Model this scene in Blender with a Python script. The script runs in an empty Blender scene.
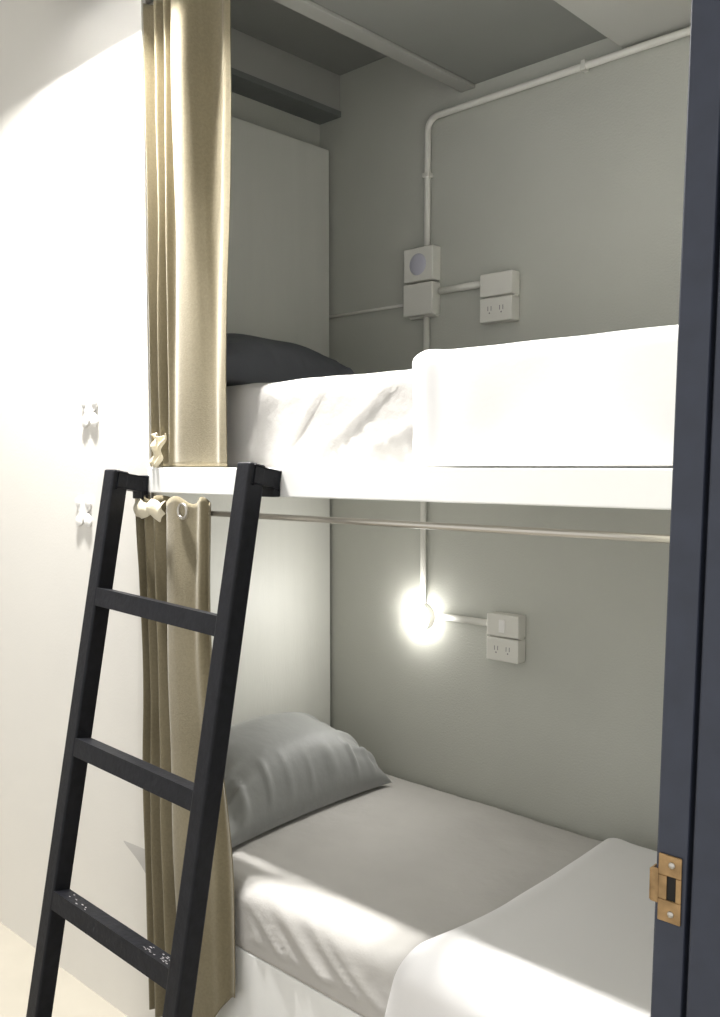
import bpy, bmesh, math, random
from mathutils import Vector, Matrix, noise

S = bpy.context.scene
COL = S.collection

# ------------------------------------------------------------------ camera
YAW = math.radians(46.7)
FPX, PPY, HOR = 915.0, 540.0, 467.0
PITCH = math.atan((PPY - HOR) / FPX)
CAM = Vector((2.4437, -2.43, 1.70))
cd = bpy.data.cameras.new('camera')
cam = bpy.data.objects.new('camera', cd)
COL.objects.link(cam)
fwd_h = Vector((-math.cos(YAW), math.sin(YAW), 0))
fwd = fwd_h * math.cos(PITCH) - Vector((0, 0, math.sin(PITCH)))
cam.location = CAM
cam.rotation_euler = fwd.to_track_quat('-Z', 'Y').to_euler()
cd.sensor_width = 36
cd.lens = FPX / 1017.0 * 36.0
cd.shift_y = (PPY - 508.5) / 1017.0
cd.clip_start = 0.05
S.camera = cam

# ------------------------------------------------------------------ light
W = bpy.data.worlds.new('world'); S.world = W
W.use_nodes = True
bg = W.node_tree.nodes['Background']
bg.inputs[0].default_value = (1.0, 0.99, 0.965, 1)
bg.inputs[1].default_value = 1.10
LAMP_CEILING = 4600.0   # emission of the small bulbs in the ceiling lamp
LAMP_BUNK = 165.0         # emission of the small reading lamp
S.view_settings.view_transform = 'Standard'
S.view_settings.look = 'None'
S.view_settings.gamma = 1.0
S.view_settings.use_curve_mapping = False
S.view_settings.exposure = 0.0

# ------------------------------------------------------------------ materials
def mat(name, col, rough=0.6, metal=0.0, nscale=0, namt=0.0, bump=0.0, bscale=50.0,
        emit=0.0, sheen=0.0, stretch=(1, 1, 1), spec=0.5):
    m = bpy.data.materials.new(name); m.use_nodes = True
    nt = m.node_tree; b = nt.nodes['Principled BSDF']
    b.inputs['Base Color'].default_value = (*col, 1)
    b.inputs['Roughness'].default_value = rough
    b.inputs['Metallic'].default_value = metal
    b.inputs['Specular IOR Level'].default_value = spec
    if sheen: b.inputs['Sheen Weight'].default_value = sheen
    if emit:
        b.inputs['Emission Color'].default_value = (1, 0.98, 0.94, 1)
        b.inputs['Emission Strength'].default_value = emit
    if nscale or bump:
        tc = nt.nodes.new('ShaderNodeTexCoord')
        mp = nt.nodes.new('ShaderNodeMapping'); mp.inputs['Scale'].default_value = stretch
        nt.links.new(tc.outputs['Object'], mp.inputs['Vector'])
    if nscale:
        n = nt.nodes.new('ShaderNodeTexNoise'); n.inputs['Scale'].default_value = nscale
        n.inputs['Detail'].default_value = 5
        nt.links.new(mp.outputs[0], n.inputs['Vector'])
        r = nt.nodes.new('ShaderNodeValToRGB')
        r.color_ramp.elements[0].position = 0.3; r.color_ramp.elements[1].position = 0.7
        r.color_ramp.elements[0].color = (*[max(0, c * (1 - namt)) for c in col], 1)
        r.color_ramp.elements[1].color = (*[min(1, c * (1 + namt)) for c in col], 1)
        nt.links.new(n.outputs['Fac'], r.inputs['Fac'])
        nt.links.new(r.outputs['Color'], b.inputs['Base Color'])
    if bump:
        n2 = nt.nodes.new('ShaderNodeTexNoise'); n2.inputs['Scale'].default_value = bscale
        n2.inputs['Detail'].default_value = 4
        nt.links.new(mp.outputs[0], n2.inputs['Vector'])
        bp = nt.nodes.new('ShaderNodeBump'); bp.inputs['Strength'].default_value = bump
        bp.inputs['Distance'].default_value = 0.01
        nt.links.new(n2.outputs['Fac'], bp.inputs['Height'])
        nt.links.new(bp.outputs['Normal'], b.inputs['Normal'])
    return m

M = dict(
    wall=mat('grey_green_paint', (0.47, 0.475, 0.43), 0.75, nscale=3, namt=0.03, bump=0.15, bscale=160),
    wallw=mat('white_wall_paint', (0.70, 0.68, 0.64), 0.55, nscale=2, namt=0.02, bump=0.05, bscale=120),
    panel=mat('white_panel_board', (0.64, 0.64, 0.595), 0.5, nscale=3, namt=0.03, bump=0.08, bscale=60, stretch=(4, 4, .4)),
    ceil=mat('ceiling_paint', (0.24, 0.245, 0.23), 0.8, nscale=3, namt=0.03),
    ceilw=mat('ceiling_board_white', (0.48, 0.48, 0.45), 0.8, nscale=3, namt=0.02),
    beam=mat('beam_paint', (0.36, 0.36, 0.335), 0.75, nscale=3, namt=0.03),
    beamdark=mat('beam_underside_shade', (0.16, 0.17, 0.165), 0.8, nscale=6, namt=0.08),  # beam paint darkened, shade under the beam put into the colour
    floor=mat('floor_tile_cream', (0.42, 0.39, 0.33), 0.4, nscale=4, namt=0.05),
    bed=mat('white_bed_lacquer', (0.84, 0.84, 0.825), 0.35, nscale=2, namt=0.01),
    black=mat('black_painted_steel', (0.007, 0.0075, 0.0105), 0.5, spec=0.22, nscale=40, namt=0.25, bump=0.12, bscale=70),
    scuff=mat('worn_paint_chip', (0.30, 0.29, 0.30), 0.6, nscale=60, namt=0.4),
    jamb=mat('slate_blue_steel', (0.030, 0.036, 0.056), 0.5, nscale=30, namt=0.12),
    brass=mat('aged_brass', (0.36, 0.23, 0.11), 0.32, 0.85, nscale=60, namt=0.35),
    hole=mat('dark_recess', (0.01, 0.008, 0.006), 0.8),
    steel=mat('brushed_steel', (0.52, 0.49, 0.44), 0.28, 0.9),
    plastic=mat('ivory_plastic', (0.70, 0.69, 0.64), 0.4),
    plasticw=mat('white_plastic', (0.80, 0.79, 0.77), 0.35),
    slot=mat('socket_slot', (0.26, 0.24, 0.25), 0.6),
    lens_off=mat('frosted_lens', (0.50, 0.50, 0.58), 0.3),
    lens_on=mat('lit_lens', (0.9, 0.9, 0.9), 0.3, emit=LAMP_BUNK),
    curtain=mat('khaki_curtain_cloth', (0.205, 0.175, 0.112), 0.9, nscale=140, namt=0.08, bump=0.12, bscale=260, sheen=0.2, spec=0.15),
    lining=mat('cream_lining_cloth', (0.72, 0.66, 0.52), 0.9, bump=0.2, bscale=200, spec=0.15),
    sheet=mat('grey_cotton_sheet', (0.49, 0.475, 0.455), 0.85, nscale=5, namt=0.04, bump=0.3, bscale=22, spec=0.2),
    blanket=mat('white_blanket_cloth', (0.76, 0.75, 0.75), 0.9, bump=0.03, bscale=90, spec=0.15),
    pillow=mat('grey_sateen', (0.235, 0.24, 0.235), 0.6, nscale=6, namt=0.04, bump=0.12, bscale=30, sheen=0.3),
    pillowd=mat('shaded_grey_cotton', (0.10, 0.105, 0.12), 0.85, nscale=6, namt=0.06, bump=0.2, bscale=30),  # grey pillow cloth with the upper bunk's shade painted into its colour
    panel_light=mat('ceiling_light_panel', (0.9, 0.9, 0.9), 0.4, emit=LAMP_CEILING),
    recess=mat('lamp_housing_black', (0.03, 0.03, 0.03), 0.7),
)

# ------------------------------------------------------------------ helpers
def link(name, bm, m, parent=None, smooth=False, kind=None):
    me = bpy.data.meshes.new(name); bm.to_mesh(me); bm.free()
    for mm in (m if isinstance(m, (list, tuple)) else [m]): me.materials.append(mm)
    if smooth:
        for p in me.polygons: p.use_smooth = True
    o = bpy.data.objects.new(name, me); COL.objects.link(o)
    if parent: o.parent = parent
    if kind: o['kind'] = kind
    return o

def tag(o, label, cat, group=None):
    o['label'] = label; o['category'] = cat
    if group: o['group'] = group
    return o

def thing(name, label, cat, loc=(0, 0, 0), group=None):
    o = bpy.data.objects.new(name, None); COL.objects.link(o); o.location = loc
    o.empty_display_size = 0.05
    return tag(o, label, cat, group)

def rel(bm, parent):
    """geometry written in world coordinates, moved under a translated parent"""
    bmesh.ops.translate(bm, verts=bm.verts, vec=-Vector(parent.location)); return bm

def add_box(bm, lo, hi, bev=0.0, seg=2):
    lo = Vector(lo); hi = Vector(hi)
    r = bmesh.ops.create_cube(bm, size=1.0)
    for v in r['verts']:
        v.co = Vector((lo[i] + (v.co[i] + .5) * (hi[i] - lo[i]) for i in range(3)))
    if bev:
        es = list({e for v in r['verts'] for e in v.link_edges})
        bmesh.ops.bevel(bm, geom=es, offset=bev, segments=seg, affect='EDGES', profile=0.5)
    return bm

def box(lo, hi, bev=0.0, seg=2):
    return add_box(bmesh.new(), lo, hi, bev, seg)

def add_tube(bm, pts, r, n=12, caps=True):
    pts = [Vector(p) for p in pts]; rings = []
    up = None
    for i, p in enumerate(pts):
        if i == 0: t = pts[1] - p
        elif i == len(pts) - 1: t = p - pts[i - 1]
        else: t = (pts[i + 1] - p).normalized() + (p - pts[i - 1]).normalized()
        t.normalize()
        if up is None:
            up = Vector((0, 0, 1)) if abs(t.z) < .9 else Vector((1, 0, 0))
        a = t.cross(up).normalized(); b = a.cross(t).normalized(); up = b
        rr = r[i] if isinstance(r, (list, tuple)) else r
        rings.append([bm.verts.new(p + a * math.cos(k * 2 * math.pi / n) * rr + b * math.sin(k * 2 * math.pi / n) * rr) for k in range(n)])
    for i in range(len(rings) - 1):
        for k in range(n):
            bm.faces.new((rings[i][k], rings[i][(k + 1) % n], rings[i + 1][(k + 1) % n], rings[i + 1][k]))
    if caps:
        bm.faces.new(rings[0][::-1]); bm.faces.new(rings[-1])
    return bm

def bar(bm, a, b, wx, wy, bev=0.006):
    """square-section bar from a to b; its section stays aligned to world x"""
    a = Vector(a); b = Vector(b); t = (b - a); L = t.length; t.normalize()
    x = Vector((1, 0, 0)); x = (x - t * x.dot(t))
    if x.length < 0.3: x = Vector((0, 0, 1)) - t * t.z
    x.normalize(); y = t.cross(x)
    r = bmesh.ops.create_cube(bm, size=1.0)
    for v in r['verts']:
        c = v.co.copy(); v.co = a + t * (c.z + .5) * L + x * c.x * wx + y * c.y * wy
    es = list({e for v in r['verts'] for e in v.link_edges})
    bmesh.ops.bevel(bm, geom=es, offset=bev, segments=3, affect='EDGES', profile=0.5)
    return bm

def spline(P, n):
    """Catmull-Rom through 2-D/3-D points, n samples in all"""
    P = [Vector(p) for p in P]; out = []
    m = len(P) - 1
    for i in range(n):
        u = i / (n - 1) * m; k = min(int(u), m - 1); f = u - k
        p0 = P[max(k - 1, 0)]; p1 = P[k]; p2 = P[k + 1]; p3 = P[min(k + 2, m)]
        out.append(0.5 * ((2 * p1) + (p2 - p0) * f + (2 * p0 - 5 * p1 + 4 * p2 - p3) * f * f + (3 * p1 - p0 - 3 * p2 + p3) * f ** 3))
    return out

def grid(bm, fn, nu, nv):
    vs = [[bm.verts.new(fn(i / nu, j / nv)) for j in range(nv + 1)] for i in range(nu + 1)]
    for i in range(nu):
        for j in range(nv):
            bm.faces.new((vs[i][j], vs[i + 1][j], vs[i + 1][j + 1], vs[i][j + 1]))
    return vs

def sm(a, b, x):
    t = max(0, min(1, (x - a) / (b - a))); return t * t * (3 - 2 * t)

def rounded_slab(lo, hi, r, step, disp=None):
    lo = Vector(lo); hi = Vector(hi); bm = bmesh.new()
    n = [max(2, int(round((hi[i] - lo[i]) / step))) for i in range(3)]
    for ax in range(3):
        u, v = (ax + 1) % 3, (ax + 2) % 3
        for side in (0, 1):
            def fn(a, b):
                p = [0, 0, 0]; p[ax] = (lo, hi)[side][ax]
                p[u] = lo[u] + a * (hi[u] - lo[u]); p[v] = lo[v] + b * (hi[v] - lo[v])
                return Vector(p)
            vs = grid(bm, fn, n[u], n[v])
    bmesh.ops.remove_doubles(bm, verts=bm.verts, dist=1e-5)
    for vt in bm.verts:
        p = vt.co.copy()
        c = Vector((max(lo[i] + r, min(hi[i] - r, p[i])) for i in range(3)))
        d = p - c
        nn = d.normalized() if d.length > 1e-6 else Vector((0, 0, 1))
        q = c + nn * r
        if disp: q = q + nn * disp(q, nn)
        vt.co = q
    bmesh.ops.recalc_face_normals(bm, faces=bm.faces)
    return bm

def solid(o, t, off=-1, sub=0):
    m = o.modifiers.new('thickness', 'SOLIDIFY'); m.thickness = t; m.offset = off
    if sub:
        s = o.modifiers.new('smooth', 'SUBSURF'); s.levels = sub; s.render_levels = sub
    return o

def struct(name, bm, m): return link(name, bm, m, kind='structure')

FY = -0.95            # front plane of the bunk opening
XL, XR = 0.232, 2.065  # ends of the opening

# ------------------------------------------------------------------ setting
struct('floor', box((-2.2, -3.6, -0.06), (4.2, 0.1, 0.0)), M['floor'])
struct('wall_back', box((-0.25, 0.0, 0.0), (2.3, 0.10, 3.25)), M['wall'])
struct('wall_head_end', box((-0.17, -0.91, 0.0), (-0.05, 0.0, 3.25)), M['wall'])
bm = box((-2.2, FY, 0.0), (XL, FY + 0.04, 3.25))
struct('wall_left', bm, M['wallw'])
struct('wall_foot', box((2.085, -1.50, 0.0), (2.20, 0.0, 3.25)), M['wall'])
struct('wall_far_left', box((-2.3, -3.6, 0.0), (-2.2, FY + .04, 3.25)), M['wallw'])
# beam along the head wall, just under the high ceiling
bm = box((-0.05, -0.91, 2.975), (0.055, 0.0, 3.25)); struct('trim_1', bm, M['beam'])
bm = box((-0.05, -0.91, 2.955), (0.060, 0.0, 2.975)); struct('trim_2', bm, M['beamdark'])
# ceilings: high bay by the head end, dropped bay, white board beyond
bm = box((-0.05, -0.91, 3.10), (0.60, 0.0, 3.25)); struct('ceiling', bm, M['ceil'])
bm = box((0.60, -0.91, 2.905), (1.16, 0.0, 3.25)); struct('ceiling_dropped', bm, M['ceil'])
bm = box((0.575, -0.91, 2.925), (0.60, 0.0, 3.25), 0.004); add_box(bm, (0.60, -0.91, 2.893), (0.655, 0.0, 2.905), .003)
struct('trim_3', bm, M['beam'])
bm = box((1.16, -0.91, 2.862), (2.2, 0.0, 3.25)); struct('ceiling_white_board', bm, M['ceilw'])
# corridor ceiling and the boxed downlight hanging under it
struct('ceiling_corridor', box((-2.3, -3.6, 3.42), (2.6, -0.91, 3.50)), M['ceilw'])
LX0, LX1, LYF, LYB, LZ = -0.13, 0.65, -1.082, -1.215, 3.05
lt = thing('hanging_box_light', 'black boxed three-bulb light hanging from the corridor ceiling by the upper bunk', 'ceiling light', ((LX0 + LX1) / 2, -1.152, LZ))
bm = bmesh.new()
add_box(bm, (LX0, LYB, LZ), (LX0 + .006, LYF, LZ + .20)); add_box(bm, (LX1 - .006, LYB, LZ), (LX1, LYF, LZ + .20))
add_box(bm, (LX0, LYB, LZ), (LX1, LYB + .006, LZ + .20)); add_box(bm, (LX0, LYF - .006, LZ), (LX1, LYF, LZ + .20))
add_box(bm, (LX0, LYB, LZ + .19), (LX1, LYF, LZ + .20))
link('housing', rel(bm, lt), M['recess'], lt)
for x in (.01, .13, .25):
    bm = bmesh.new(); bmesh.ops.create_uvsphere(bm, u_segments=20, v_segments=12, radius=.034)
    for v in bm.verts: v.co += Vector((x, -1.152, LZ + .125))
    link('bulb', rel(bm, lt), M['panel_light'], lt, smooth=True)
    link('bulb_holder', rel(add_tube(bmesh.new(), [(x, -1.152, LZ + .155), (x, -1.152, LZ + .191)], .012, 12), lt), M['recess'], lt)
for x in (LX0 + .05, LX1 - .05):
    link('hanger', rel(add_tube(bmesh.new(), [(x, -1.152, LZ + .198), (x, -1.152, 3.42)], .004, 8), lt), M['recess'], lt)

# door jamb close to the camera, leaning a hair
dj = struct('door_1', bmesh.new(), M['jamb'])
def jamb_bm():
    bm = bmesh.new()
    add_box(bm, (0.0, 0.0, 0.0), (0.031, 0.10, 2.6), .002)
    add_box(bm, (0.031, 0.012, 0.0), (0.036, 0.10, 2.6))
    add_box(bm, (0.036, 0.0, 0.0), (0.12, 0.10, 2.6), .002)
    for v in bm.verts: v.co += Vector((2.0415 + 0.0137 * v.co.z, -1.60, 0))
    return bm
b2 = jamb_bm(); b2.to_mesh(dj.data); b2.free()
# strike plate
bm = bmesh.new()
zc, xs = 1.292, 2.058
def jx(z): return 2.0415 + 0.0137 * z
def plate(bm, x0, x1, z0, z1, y0, y1): add_box(bm, (x0, y0, z0), (x1, y1, z1), .0006, 1)
X0 = jx(zc)
plate(bm, X0 + .004, X0 + .027, zc - .033, zc - .011, -1.6025, -1.600)
plate(bm, X0 + .004, X0 + .027, zc + .013, zc + .034, -1.6025, -1.600)
plate(bm, X0 + .004, X0 + .0125, zc - .011, zc + .013, -1.6025, -1.600)
plate(bm, X0 + .0215, X0 + .027, zc - .011, zc + .013, -1.6025, -1.600)
plate(bm, X0 - .0035, X0 + .0045, zc - .016, zc + .018, -1.6035, -1.6008)
plate(bm, X0 - .0045, X0 - .002, zc - .015, zc + .017, -1.6035, -1.590)
sp = link('strike_plate', bm, M['brass'], dj); sp['label'] = 'aged brass strike plate with a latch hole'
sh = link('latch_hole', box((X0 + .0125, -1.6008, zc - .011), (X0 + .0215, -1.6000, zc + .013)), M['hole'], sp)
for dz in (-.024, .025):
    bm = bmesh.new(); bmesh.ops.create_uvsphere(bm, u_segments=12, v_segments=8, radius=.0034)
    for v in bm.verts: v.co = Vector((v.co.x + X0 + .0175, v.co.y * .5 - 1.6027, v.co.z + zc + dz))
    link('screw', bm, M['steel'], sp, smooth=True)

# ------------------------------------------------------------------ bunk bed frame
bed = thing('bunk_bed', 'white built-in bunk bed with upper deck, head panel and lower base board', 'bunk bed', (1.1, -0.5, 0))
link('upper_rail', rel(box((XL, FY - .008, 1.628), (XR, FY + .028, 1.698), .003), bed), M['bed'], bed)
link('upper_deck', rel(box((0.0105, FY + .03, 1.655), (XR, -0.002, 1.694)), bed), M['bed'], bed)
bm = box((-0.022, -0.905, 0.02), (0.010, -0.012, 1.65), .002)
link('lower_head_panel', rel(bm, bed), M['panel'], bed)
bm = box((-0.022, -0.905, 1.70), (0.010, -0.012, 2.848), .002)
link('upper_head_panel', rel(bm, bed), M['panel'], bed)
link('front_board', rel(box((XL, FY + .002, 0.0), (XR, FY + .028, 0.425), .003), bed), M['bed'], bed)
link('lower_deck', rel(box((0.0105, FY + .03, 0.385), (XR, -0.002, 0.423)), bed), M['bed'], bed)

# ------------------------------------------------------------------ mattresses
def front_folds(seed, z0, z1, specs, amp, rb=.04):
    """folds on the front side: each (x_at_bottom, slope dx/dz, width, strength)"""
    def f(p, n):
        d = 0.0
        if n.z < -.02 and n.y < -.02 and abs(n.x) < .05: return .8 * rb * (1 / max(abs(n.y), abs(n.z)) - 1)
        if n.y < -0.35:
            t = (p.z - z0) / (z1 - z0)
            for (xb, sl, w, s) in specs:
                xx = xb + sl * (p.z - z0) + .022 * noise.noise(Vector((p.z * 9, xb * 7, seed)))
                dd = (p.x - xx) / (w * (0.5 + 0.7 * t))
                d += s * math.exp(-dd * dd) * amp * (1 - 0.75 * t) * sm(.0, .15, t)
            d *= min(1, (-n.y - .35) * 2)
        d += 0.004 * noise.noise(Vector((p.x * 3 + seed, p.y * 3, p.z * 5)))
        if n.z > 0.3:
            q = Vector((p.x * 7 + p.y * 4 + seed, p.y * 2.2, 0))
            d += 0.0035 * abs(noise.noise(q)) + 0.003 * noise.noise(Vector((p.x * 14, p.y * 11, seed)))
        return d
    return f
rng = random.Random(4)
specs_low = [(0.70, -.5, .030, .5), (0.83, -1.2, .024, .9), (0.885, -1.3, .014, .5), (1.00, -1.5, .034, 1.0), (1.13, -1.6, .018, .7),
             (1.19, -1.5, .030, .6), (1.6, .4, .03, .5)]
specs_up = [(0.55, .5, .02, .9), (0.67, .9, .014, .6), (0.76, 1.7, .018, .9), (0.90, 2.4, .022, 1.0), (1.04, 2.6, .02, .9),
            (1.2, 1.5, .02, .5), (1.5, 1, .03, .5)]
bm = rounded_slab((0.012, -0.950, 0.4255), (2.05, -0.012, 0.607), 0.045, 0.011, front_folds(1.3, .4255, .607, specs_low, .0135, .045))
m1 = link('mattress', bm, M['sheet'], smooth=True)
tag(m1, 'lower bunk mattress in a wrinkled light grey fitted sheet', 'mattress', 'sheeted mattresses in the two bunks')
bm = rounded_slab((0.012, -0.872, 1.696), (2.05, -0.012, 1.918), 0.035, 0.0165, front_folds(7.7, 1.696, 1.918, specs_up, .014, .035))
m2 = link('mattress', bm, M['sheet'], smooth=True)
tag(m2, 'upper bunk mattress in a sheet with slanting creases, above the white rail', 'mattress', 'sheeted mattresses in the two bunks')

# ------------------------------------------------------------------ blankets
def blanket(name, x0, x1, ywall, yfront, ztop, zbot, r, seed, wav, outflare=0.0, lean=0.0, amp=0.006):
    # path in (y,z): over the top, round the front edge, down the front
    P = []
    n1 = 34
    for i in range(n1 + 1): P.append((ywall + (yfront + r - ywall) * i / n1, ztop))
    for i in range(1, 9):
        a = math.pi / 2 * i / 8
        P.append((yfront + r - r * math.sin(a), ztop - r + r * math.cos(a)))
    n2 = 22
    for i in range(1, n2 + 1):
        t = i / n2; P.append((yfront - outflare * t, ztop - r + (zbot - ztop + r) * t))
    nv = len(P) - 1; nu = 48
    bm = bmesh.new()
    def fn(u, v):
        k = int(round(v * nv)); y, z = P[k]
        s = v
        xs = x0 + wav(s)
        x = xs + (x1 - xs) * u
        e = noise.noise(Vector((x * 2.6 + seed, y * 3.1, z * 3.1)))
        h = amp * e + amp * .35 * noise.noise(Vector((x * 9 + seed, y * 8, z * 8)))
        edge = 1 - min(1, u / .04)
        h -= 0.010 * edge * edge
        h += 0.005 * math.exp(-((u - .05) / .03) ** 2)
        if k <= n1: return Vector((x, y, z + h))
        if k <= n1 + 8:
            a = math.pi / 2 * (k - n1) / 8
            return Vector((x, y - h * math.sin(a), z + h * math.cos(a)))
        return Vector((x, y - h - .006 * math.sin(x * 13 + seed) * (k - n1 - 8) / n2, z))
    grid(bm, fn, nu, nv)
    bmesh.ops.recalc_face_normals(bm, faces=bm.faces)
    if sum(f.normal.z for f in bm.faces) < 0: bmesh.ops.reverse_faces(bm, faces=bm.faces)
    o = link(name, bm, M['blanket'], smooth=True)
    return solid(o, 0.022, -1, 1)
b1 = blanket('blanket', 1.215, 2.045, -0.10, -0.975, 0.652, 0.20, 0.085, 2.0,
             lambda s: 0.012 * math.sin(s * 5) - 0.085 * sm(.35, .85, s) + .02 * sm(.85, 1, s), 0.02)
tag(b1, 'white blanket folded over the foot half of the lower bunk', 'blanket', 'white blankets on the bunks')
b2 = blanket('blanket', 1.155, 2.045, -0.10, -0.912, 1.945, 1.701, 0.03, 5.0, lambda s: 0.004 * math.sin(s * 9), 0.0, amp=.003)
tag(b2, 'bright white blanket over the foot half of the upper bunk, down to its rail', 'blanket', 'white blankets on the bunks')

# ------------------------------------------------------------------ pillows
def pillow(name, loc, ax, ay, H, rot, m, seed, flat=0.35, fold=1.0):
    """ax, ay half sizes; loc = middle of the underside"""
    bm = bmesh.new()
    def prof(u): return max(0.0, 1 - abs(u) ** 2.6) ** 0.5
    def outline(u, v):
        return Vector((ax * u * (1 - .10 * (1 - v * v) + .03 * abs(v) ** 8), ay * v * (1 - .07 * (1 - u * u) + .03 * abs(u) ** 8), 0))
    N1, N2 = 70, 96
    def side(sg):
        def fn(a, b):
            ca = 2 * a - 1; cb = 2 * b - 1
            u = math.sin(ca * math.pi / 2) * .35 + ca * .65; v = math.sin(cb * math.pi / 2) * .35 + cb * .65
            p = outline(u, v); h = H * prof(u) * prof(v)
            ed = max(abs(u), abs(v))
            # pleats run inwards from the seams
            w = 0.0
            for (c, o, k) in ((v, u, 0), (u, v, 3)):
                near = sm(.45, .93, abs(o)) * (1 - sm(.975, 1.0, abs(o)))
                ph = c * (21 + 4 * math.sin(seed + k)) + 2.2 * noise.noise(Vector((c * 3, k + seed, 0)))
                pk = max(0, math.sin(ph + 1.5 * (1 - abs(o)))) ** 2
                gate = .5 + .8 * noise.noise(Vector((c * 2.1 + seed, k * 5.0, o)))
                w += near * pk * max(0, gate) * 0.026 * fold
            w += .007 * noise.noise(Vector((u * 1.8 + seed, v * 2.4, 0)))* min(1, (1 - ed) * 5)
            if sg > 0: z = h * (1 - flat) + w * min(1, (1 - ed) * 14)
            else: z = -h * flat
            return p + Vector((0, 0, z + H * flat))
        return fn
    grid(bm, side(1), N1, N2); grid(bm, side(-1), N1, N2)
    bmesh.ops.remove_doubles(bm, verts=bm.verts, dist=2e-4)
    bmesh.ops.recalc_face_normals(bm, faces=bm.faces)
    R = Matrix.Rotation(rot[2], 3, 'Z') @ Matrix.Rotation(rot[1], 3, 'Y') @ Matrix.Rotation(rot[0], 3, 'X')
    zmin = 9
    for v in bm.verts: v.co = R @ v.co; zmin = min(zmin, v.co.z)
    for v in bm.verts: v.co.z -= zmin
    o = link(name, bm, m, smooth=True); o.location = loc
    return o
p1 = pillow('pillow', (0.220, -0.525, 0.612), 0.220, 0.375, 0.255, (0, math.radians(8), math.radians(3)), M['pillow'], 1.0, .12)
tag(p1, 'plump grey pillow with pleated seams at the head of the lower bunk', 'pillow', 'grey pillows at the bed heads')
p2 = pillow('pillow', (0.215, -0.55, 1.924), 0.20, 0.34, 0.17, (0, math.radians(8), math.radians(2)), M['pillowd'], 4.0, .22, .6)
tag(p2, 'shaded dark grey pillow at the head of the upper bunk', 'pillow', 'grey pillows at the bed heads')

# ------------------------------------------------------------------ curtains
def curtain_bm(top, bot, z0, z1, n, nz, blend=lambda t: t, zb=None, wob=0.006, seed=0, mid=None):
    T = spline(top, n + 1); B = spline(bot, n + 1); bm = bmesh.new()
    def fn(a, b):
        k = int(round(a * n)); t = blend(b)     # b=0 top, 1 bottom
        p = T[k].lerp(B[k], t)
        zz = z1 + ((zb(a) if zb else z0) - z1) * b
        w = wob * noise.noise(Vector((a * 5 + seed, zz * 2.2, 0)))
        w2 = wob * .6 * noise.noise(Vector((a * 9 + seed + 7, zz * 4.0, 3)))
        q = Vector((p[0] + w2, p[1] + w, zz))
        if mid: q += mid(a, b)
        return q
    grid(bm, fn, n, nz)
    return bm

# upper curtain stands on the rail
ut = [(.2365, -.953), (.248, -.925), (.262, -.912), (.280, -.945), (.30, -.915), (.325, -.948), (.345, -.925), (.375, -.958), (.41, -.966), (.435, -.955), (.450, -.925), (.465, -.895), (.490, -.885), (.512, -.895), (.530, -.888)]
ub = [(.2365, -.956), (.243, -.93), (.250, -.908), (.265, -.945), (.280, -.908), (.296, -.938), (.315, -.93), (.36, -.945), (.41, -.947), (.455, -.945), (.49, -.942), (.515, -.94), (.535, -.948), (.55, -.950), (.566, -.950)]
cu = thing('curtain', 'tall khaki curtain of the upper bunk, bleached by the light, reaching the white rail', 'curtain', (0.4, -0.93, 1.70), 'khaki bunk curtains')
bm = curtain_bm([(x, y + .006) for x, y in ut], [(x, y + .01) for x, y in ub], 1.7015, 2.955, 180, 90, lambda t: sm(.1, 1.0, t), seed=2, wob=.005)
o = link('curtain_cloth', rel(bm, cu), M['curtain'], cu, smooth=True); solid(o, 0.0025, 0)
# bunched pale lining that shows at the foot of the upper curtain
bm = bmesh.new()
def lin(a, b):
    x = .245 + a * .062 * (1 - .55 * b) + .010 * b; z = 1.79 - b * .085
    return Vector((x, -.952 + .010 * math.sin(a * 9 + b * 3) + .006 * math.sin(b * 11), z + .006 * math.sin(a * 7)))
grid(bm, lin, 40, 40)
o = link('curtain_lining', rel(bm, cu), M['lining'], cu, smooth=True); solid(o, .002, 0)
o['label'] = 'crumpled cream lining at the hem'

# lower curtain hangs from the rod on eyelets
RY, RZ = -0.944, 1.578
lt_ = [(.195, -.985), (.205, -.965), (.222, -.998), (.242, -.955), (.262, -1.0), (.285, -.958), (.31, -.998), (.335, -.96), (.355, -.99), (.40, -.998), (.445, -.992), (.485, -.985), (.515, -.99), (.53, -.97), (.545, -.982)]
lb_ = [(.225, -.975), (.235, -.96), (.255, -1.0), (.275, -.965), (.30, -1.01), (.33, -.968), (.365, -1.015), (.40, -.98), (.43, -1.02), (.475, -1.025), (.52, -1.015), (.555, -1.0), (.58, -.99), (.60, -.968), (.62, -.972)]
cl = thing('curtain', 'gathered khaki curtain of the lower bunk, hung from the steel rod behind the ladder', 'curtain', (0.37, -0.98, 0.12), 'khaki bunk curtains')
def hem(a): return .125 + .02 * a + .16 * sm(.55, 1.0, a)
def narrow(a, b): return Vector((-(a - .5) * .05 * math.exp(-((b - .3) / .22) ** 2), 0, .010 * math.sin(a * 31) * max(0, 1 - b * 14)))
lt_ = [(x - .022, y + .022) for x, y in lt_]
bm = curtain_bm(lt_, lb_, .1, 1.612, 190, 100, lambda t: sm(0, 1, t), hem, seed=11, wob=.007, mid=narrow)
o = link('curtain_cloth', rel(bm, cl), M['curtain'], cl, smooth=True); solid(o, 0.0025, 0)
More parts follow.
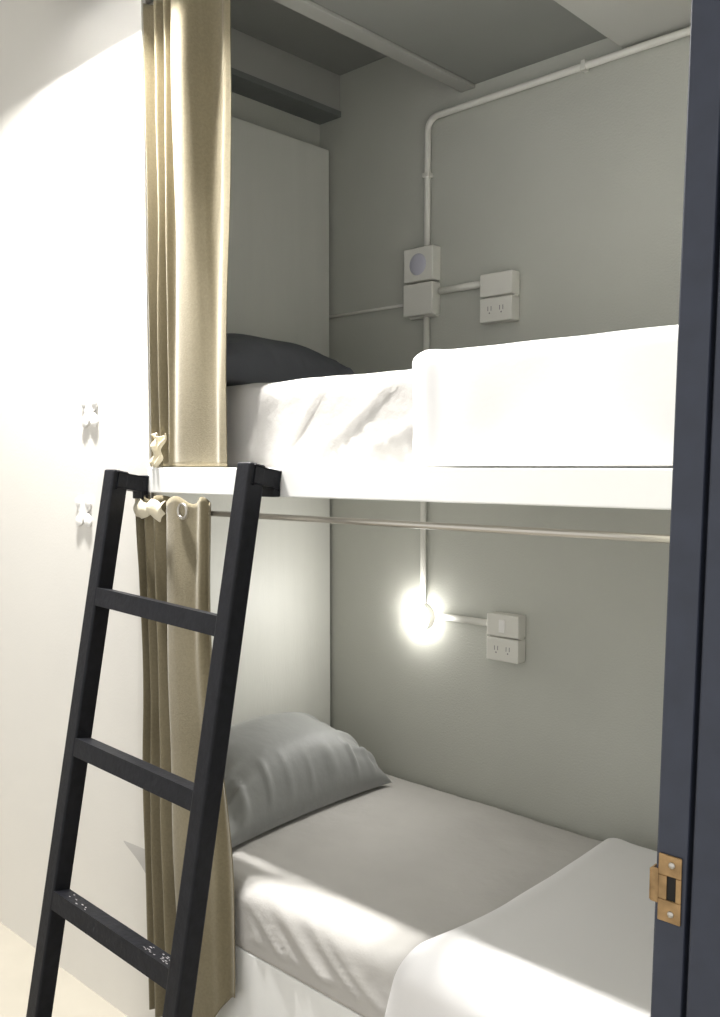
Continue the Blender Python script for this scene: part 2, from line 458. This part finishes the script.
# crumpled bright turn-over at the top left
bm = bmesh.new()
def turn(a, b):
    x = .218 + a * .14; z = 1.606 - b * (.045 + .010 * math.sin(a * 11)) 
    return Vector((x, -.986 - .010 * math.sin(b * math.pi) * (1 + .5 * math.sin(a * 14)) + .004 * math.sin(a * 19), z + .006 * math.sin(a * 13)))
grid(bm, turn, 70, 24)
o = link('curtain_lining', rel(bm, cl), M['lining'], cl, smooth=True); solid(o, .002, 0)
o['label'] = 'crumpled cream lining folded over at the top'
for ex, ey in ((.423, -.977),):
    bm = bmesh.new()
    pts = [(ex + .019 * math.cos(k * math.pi / 12), ey, RZ + .004 + .019 * math.sin(k * math.pi / 12)) for k in range(25)]
    add_tube(bm, pts, .0045, 8, False)
    bmesh.ops.remove_doubles(bm, verts=bm.verts, dist=1e-4)
    link('eyelet', rel(bm, cl), M['steel'], cl, smooth=True)

rod = thing('curtain_rod', 'thin steel curtain rod running under the upper bunk rail', 'curtain rod', (1.1, RY, RZ))
link('rod', rel(add_tube(bmesh.new(), [(.215, RY, RZ), (XR + .012, RY, RZ)], .0075, 14), rod), M['steel'], rod, smooth=True)
for x in (.236, 2.052):
    bm = bmesh.new(); add_box(bm, (x, RY - .004, RZ - .012), (x + .012, RY + .012, RZ + .012), .002)
    add_box(bm, (x, RY - .004, RZ + .010), (x + .012, RY + .004, 1.6285), 0)
    link('bracket', rel(bm, rod), M['steel'], rod)
urod = thing('curtain_rod', 'steel rod at the ceiling carrying the upper bunk curtain', 'curtain rod', (1.1, -.93, 2.968))
link('rod', rel(add_tube(bmesh.new(), [(.19, -.93, 2.968), (XR + .018, -.93, 2.968)], .0075, 14), urod), M['steel'], urod, smooth=True)
for x in (.195, 2.05):
    bm = box((x, -.936, 2.968), (x + .012, -.924, 3.0), .001)
    link('bracket', rel(bm, urod), M['steel'], urod)

# ------------------------------------------------------------------ ladder
lad = thing('ladder', 'black painted steel ladder with three visible rungs hooked to the bunk rail', 'ladder', (0.47, -1.30, 0))
s = 0.051
LEAN = 0.187
def sy(y_top, z, zt): return y_top - LEAN * (zt - z)
stiles = [(0.211, -1.042, 1.690), (0.769, -1.026, 1.708)]
for (x, yt, zt) in stiles:
    bm = bmesh.new()
    bar(bm, (x, sy(yt, 0.0, zt), 0.004), (x, yt, zt), s, s)
    o = link('stile', rel(bm, lad), M['black'], lad)
    bm = bmesh.new()
    bar(bm, (x, yt - .015, zt - .0245), (x, FY - .012, zt - .040), s - .001, .043, .005)
    add_box(bm, (x - .026, FY - .028, zt - .080), (x + .026, FY - .0085, zt - .030), .003)
    link('hook', rel(bm, lad), M['black'], lad)
for z in (0.135, 0.535, 0.935, 1.335):
    a = stiles[0]; b = stiles[1]
    pa = Vector((a[0], sy(a[1], z, a[2]), z + .012)); pb = Vector((b[0], sy(b[1], z, b[2]), z - .012))
    bm = bmesh.new()
    d = (pb - pa).normalized(); up = Vector((0, LEAN, 1)).normalized(); sd = d.cross(up).normalized(); up = sd.cross(d)
    r = bmesh.ops.create_cube(bm, size=1.0); L = (pb - pa).length
    for v in r['verts']:
        c = v.co.copy(); v.co = pa + d * (c.x + .5) * L + sd * c.y * .046 + up * c.z * .048
    es = [e for e in bm.edges if abs((e.verts[0].co - e.verts[1].co).normalized().dot(d)) > .9]
    bmesh.ops.bevel(bm, geom=es, offset=.008, segments=3, affect='EDGES', profile=.5)
    rg = link('rung', rel(bm, lad), M['black'], lad)
    if z == 0.535:
        bm = bmesh.new(); rr = random.Random(3)
        for k in range(26):
            t = rr.choice([rr.uniform(.74, .95), rr.uniform(.74, .95), rr.uniform(.1, .3)]); w = rr.uniform(-.012, .014)
            c = pa + d * (t * L) + sd * w + up * .0243
            q = [bm.verts.new(c + d * rr.uniform(.001, .007) * math.cos(j * math.pi / 3) + sd * rr.uniform(.0005, .0025) * math.sin(j * math.pi / 3)) for j in range(6)]
            bm.faces.new(q)
        for f in bm.faces: 
            if f.normal.z < 0: f.normal_flip()
        o = link('worn_paint', rel(bm, lad), M['scuff'], rg); solid(o, .0006, 0)
        o['label'] = 'scuffed chips in the black paint'; o['kind'] = 'stuff'
# rubber feet
for (x, yt, zt) in stiles:
    link('foot', rel(box((x - .024, sy(yt, 0, zt) - .024, 0), (x + .024, sy(yt, 0, zt) + .024, .03), .003), lad), M['black'], lad)

# ------------------------------------------------------------------ wiring on the back wall
def conduit(name, pts, label, r=.0105, clips=()):
    P = [Vector(p) for p in pts]; Q = [P[0]]
    for i in range(1, len(P) - 1):
        a = (P[i - 1] - P[i]).normalized(); b = (P[i + 1] - P[i]).normalized(); rr = .05
        p0 = P[i] + a * rr; p1 = P[i] + b * rr
        for k in range(9):
            t = k / 8; Q.append(p0 * (1 - t) ** 2 + P[i] * 2 * t * (1 - t) + p1 * t * t)
    Q.append(P[-1])
    bm = add_tube(bmesh.new(), Q, r, 14)
    if not clips:
        o = link(name, bm, M['plastic'], smooth=True); return tag(o, label, 'conduit')
    o = thing(name, label, 'conduit', P[0])
    link('tube', rel(bm, o), M['plastic'], o, smooth=True)
    for c, ax in clips:
        c = Vector(c); bm = bmesh.new()
        if ax == 'z': add_box(bm, (c.x - r * 1.35, -.0275, c.z - .007), (c.x + r * 1.35, -.001, c.z + .007), .002)
        else: add_box(bm, (c.x - .007, -.0275, c.z - r * 1.35), (c.x + .007, -.001, c.z + r * 1.35), .002)
        link('clip', rel(bm, o), M['plastic'], o)
    return o
CY = -.0150
conduit('conduit', [(2.08, CY, 2.842), (.474, CY, 2.842), (.474, CY, 2.418)],
        'white conduit running below the ceiling and bending down to the upper lamp', clips=(((1.05, 0, 2.842), 'x'), ((.474, 0, 2.66), 'z')))
conduit('conduit', [(.474, CY, 2.20), (.474, CY, 1.70)], 'short vertical conduit dropping from the upper junction box behind the mattress')
conduit('conduit', [(.53, CY, 2.278), (.708, CY, 2.278)], 'short sideways conduit between junction box and upper socket box', .0115)
conduit('conduit', [(.39, -.008, 2.252), (-.03, -.008, 2.252)], 'thin cable running left from the junction box into the corner', .0055)
conduit('conduit', [(.465, CY, 1.645), (.465, CY, 1.235)], 'vertical conduit dropping under the upper bunk to the lit lamp')
conduit('conduit', [(.53, CY, 1.197), (.742, CY, 1.197)], 'short sideways conduit between the lit lamp and lower socket box', .0115)

def case(name, x0, x1, z0, z1, parent, m='plastic', d=.045, bev=.004):
    return link(name, rel(box((x0, -d, z0), (x1, -.0005, z1), bev, 3), parent), M[m], parent)

def lens_bm(cx, cz, r, y, bulge):
    bm = bmesh.new(); n = 32; rings = []
    for k in range(7):
        a = math.pi / 2 * k / 6
        rings.append([bm.verts.new((cx + r * math.cos(a) * math.cos(j * 2 * math.pi / n), y - bulge * math.sin(a), cz + r * math.cos(a) * math.sin(j * 2 * math.pi / n))) for j in range(n)] if k < 6 else [bm.verts.new((cx, y - bulge, cz))])
    for k in range(5):
        for j in range(n): bm.faces.new((rings[k][j], rings[k][(j + 1) % n], rings[k + 1][(j + 1) % n], rings[k + 1][j]))
    for j in range(n): bm.faces.new((rings[5][j], rings[5][(j + 1) % n], rings[6][0]))
    bmesh.ops.recalc_face_normals(bm, faces=bm.faces)
    return bm

lu = thing('wall_lamp', 'unlit square wall lamp with round frosted lens in the upper bunk', 'lamp', (.46, 0, 2.365), 'bunk wall lamps')
case('housing', .397, .522, 2.315, 2.425, lu)
link('lens', rel(lens_bm(.459, 2.370, .036, -.044, .008), lu), M['lens_off'], lu, smooth=True)
ll = thing('wall_lamp', 'glowing round wall lamp on the back wall of the lower bunk', 'lamp', (.46, 0, 1.2), 'bunk wall lamps')
link('housing', rel(add_tube(bmesh.new(), [(.457, -.0005, 1.187), (.457, -.036, 1.187)], .048, 32), ll), M['plastic'], ll)
link('lens', rel(lens_bm(.456, 1.187, .051, -.036, .015), ll), M['lens_on'], ll, smooth=True)

jb = thing('junction_box', 'plain junction box directly under the unlit upper lamp', 'junction box', (.46, 0, 2.25))
case('cover', .397, .522, 2.203, 2.308, jb, d=.047)
case('back_box', .402, .517, 2.198, 2.311, jb, d=.02)

def socket_box(cx, z1, label, rocker):
    o = thing('socket_box', label, 'socket box', (cx, 0, z1 - .1), 'stacked switch and socket boxes')
    x0, x1 = cx - .06, cx + .06
    zm = z1 - .073; z0 = z1 - .15
    case('switch_cover', x0, x1, zm + .0025, z1, o)
    case('socket_cover', x0, x1, z0, zm - .0025, o)
    case('back_box', x0 + .004, x1 - .004, z0 + .004, z1 - .004, o, d=.025)
    if rocker:
        link('rocker_switch', rel(box((cx - .011, -.0485, zm + .016), (cx + .011, -.044, z1 - .016), .0015), o), M['plasticw'], o)
    for dx in (-.022, .022):
        zc = (zm + z0) / 2
        bm = bmesh.new()
        for k, hx in ((0, -.006), (1, .006)):
            add_box(bm, (cx + dx + hx - .0014, -.0453, zc - .004), (cx + dx + hx + .0014, -.0440, zc + .010), 0)
        add_tube(bm, [(cx + dx, -.0440, zc - .011), (cx + dx, -.0453, zc - .011)], .0028, 10)
        link('socket_slots', rel(bm, o), M['slot'], o)
    return o
socket_box(.772, 2.300, 'ivory switch and socket box to the right of the unlit upper lamp', False)
socket_box(.812, 1.236, 'ivory switch and socket box to the right of the glowing lower lamp', True)

# ------------------------------------------------------------------ quatrefoil wall hooks
def hook(x, z, label):
    o = thing('wall_hook', label, 'wall hook', (x, FY, z), 'four-lobed hooks on the left wall')
    bm = bmesh.new(); n = 96
    def outline(r0, r1, y, sc=1.0):
        return [bm.verts.new((sc * (r0 + r1 * abs(math.cos(2 * (t + math.pi / 4))) ** .9) * math.cos(t), y, sc * (r0 + r1 * abs(math.cos(2 * (t + math.pi / 4))) ** .9) * math.sin(t))) for t in [k * 2 * math.pi / n for k in range(n)]]
    A = outline(.020, .034, -.0005); B = outline(.020, .034, -.005); Cc = outline(.020, .034, -.007, .93)
    for P, Q in ((A, B), (B, Cc)):
        for k in range(n): bm.faces.new((P[k], P[(k + 1) % n], Q[(k + 1) % n], Q[k]))
    bm.faces.new(Cc); bm.faces.new(A[::-1])
    bmesh.ops.recalc_face_normals(bm, faces=bm.faces)
    link('plate', bm, M['plasticw'], o)
    for sx in (-1, 1):
        for sz in (-1, 1):
            bm = bmesh.new(); bmesh.ops.create_uvsphere(bm, u_segments=20, v_segments=12, radius=.0165)
            for v in bm.verts: v.co = Vector((v.co.x + sx * .030, v.co.y * .22 - .006, v.co.z + sz * .029))
            link('lobe', bm, M['plasticw'], o, smooth=True)
    return o
hook(-.075, 1.866, 'white four-lobed plastic wall hook, the upper one left of the curtain')
hook(-.124, 1.561, 'white four-lobed plastic wall hook, the lower one beside the ladder top')
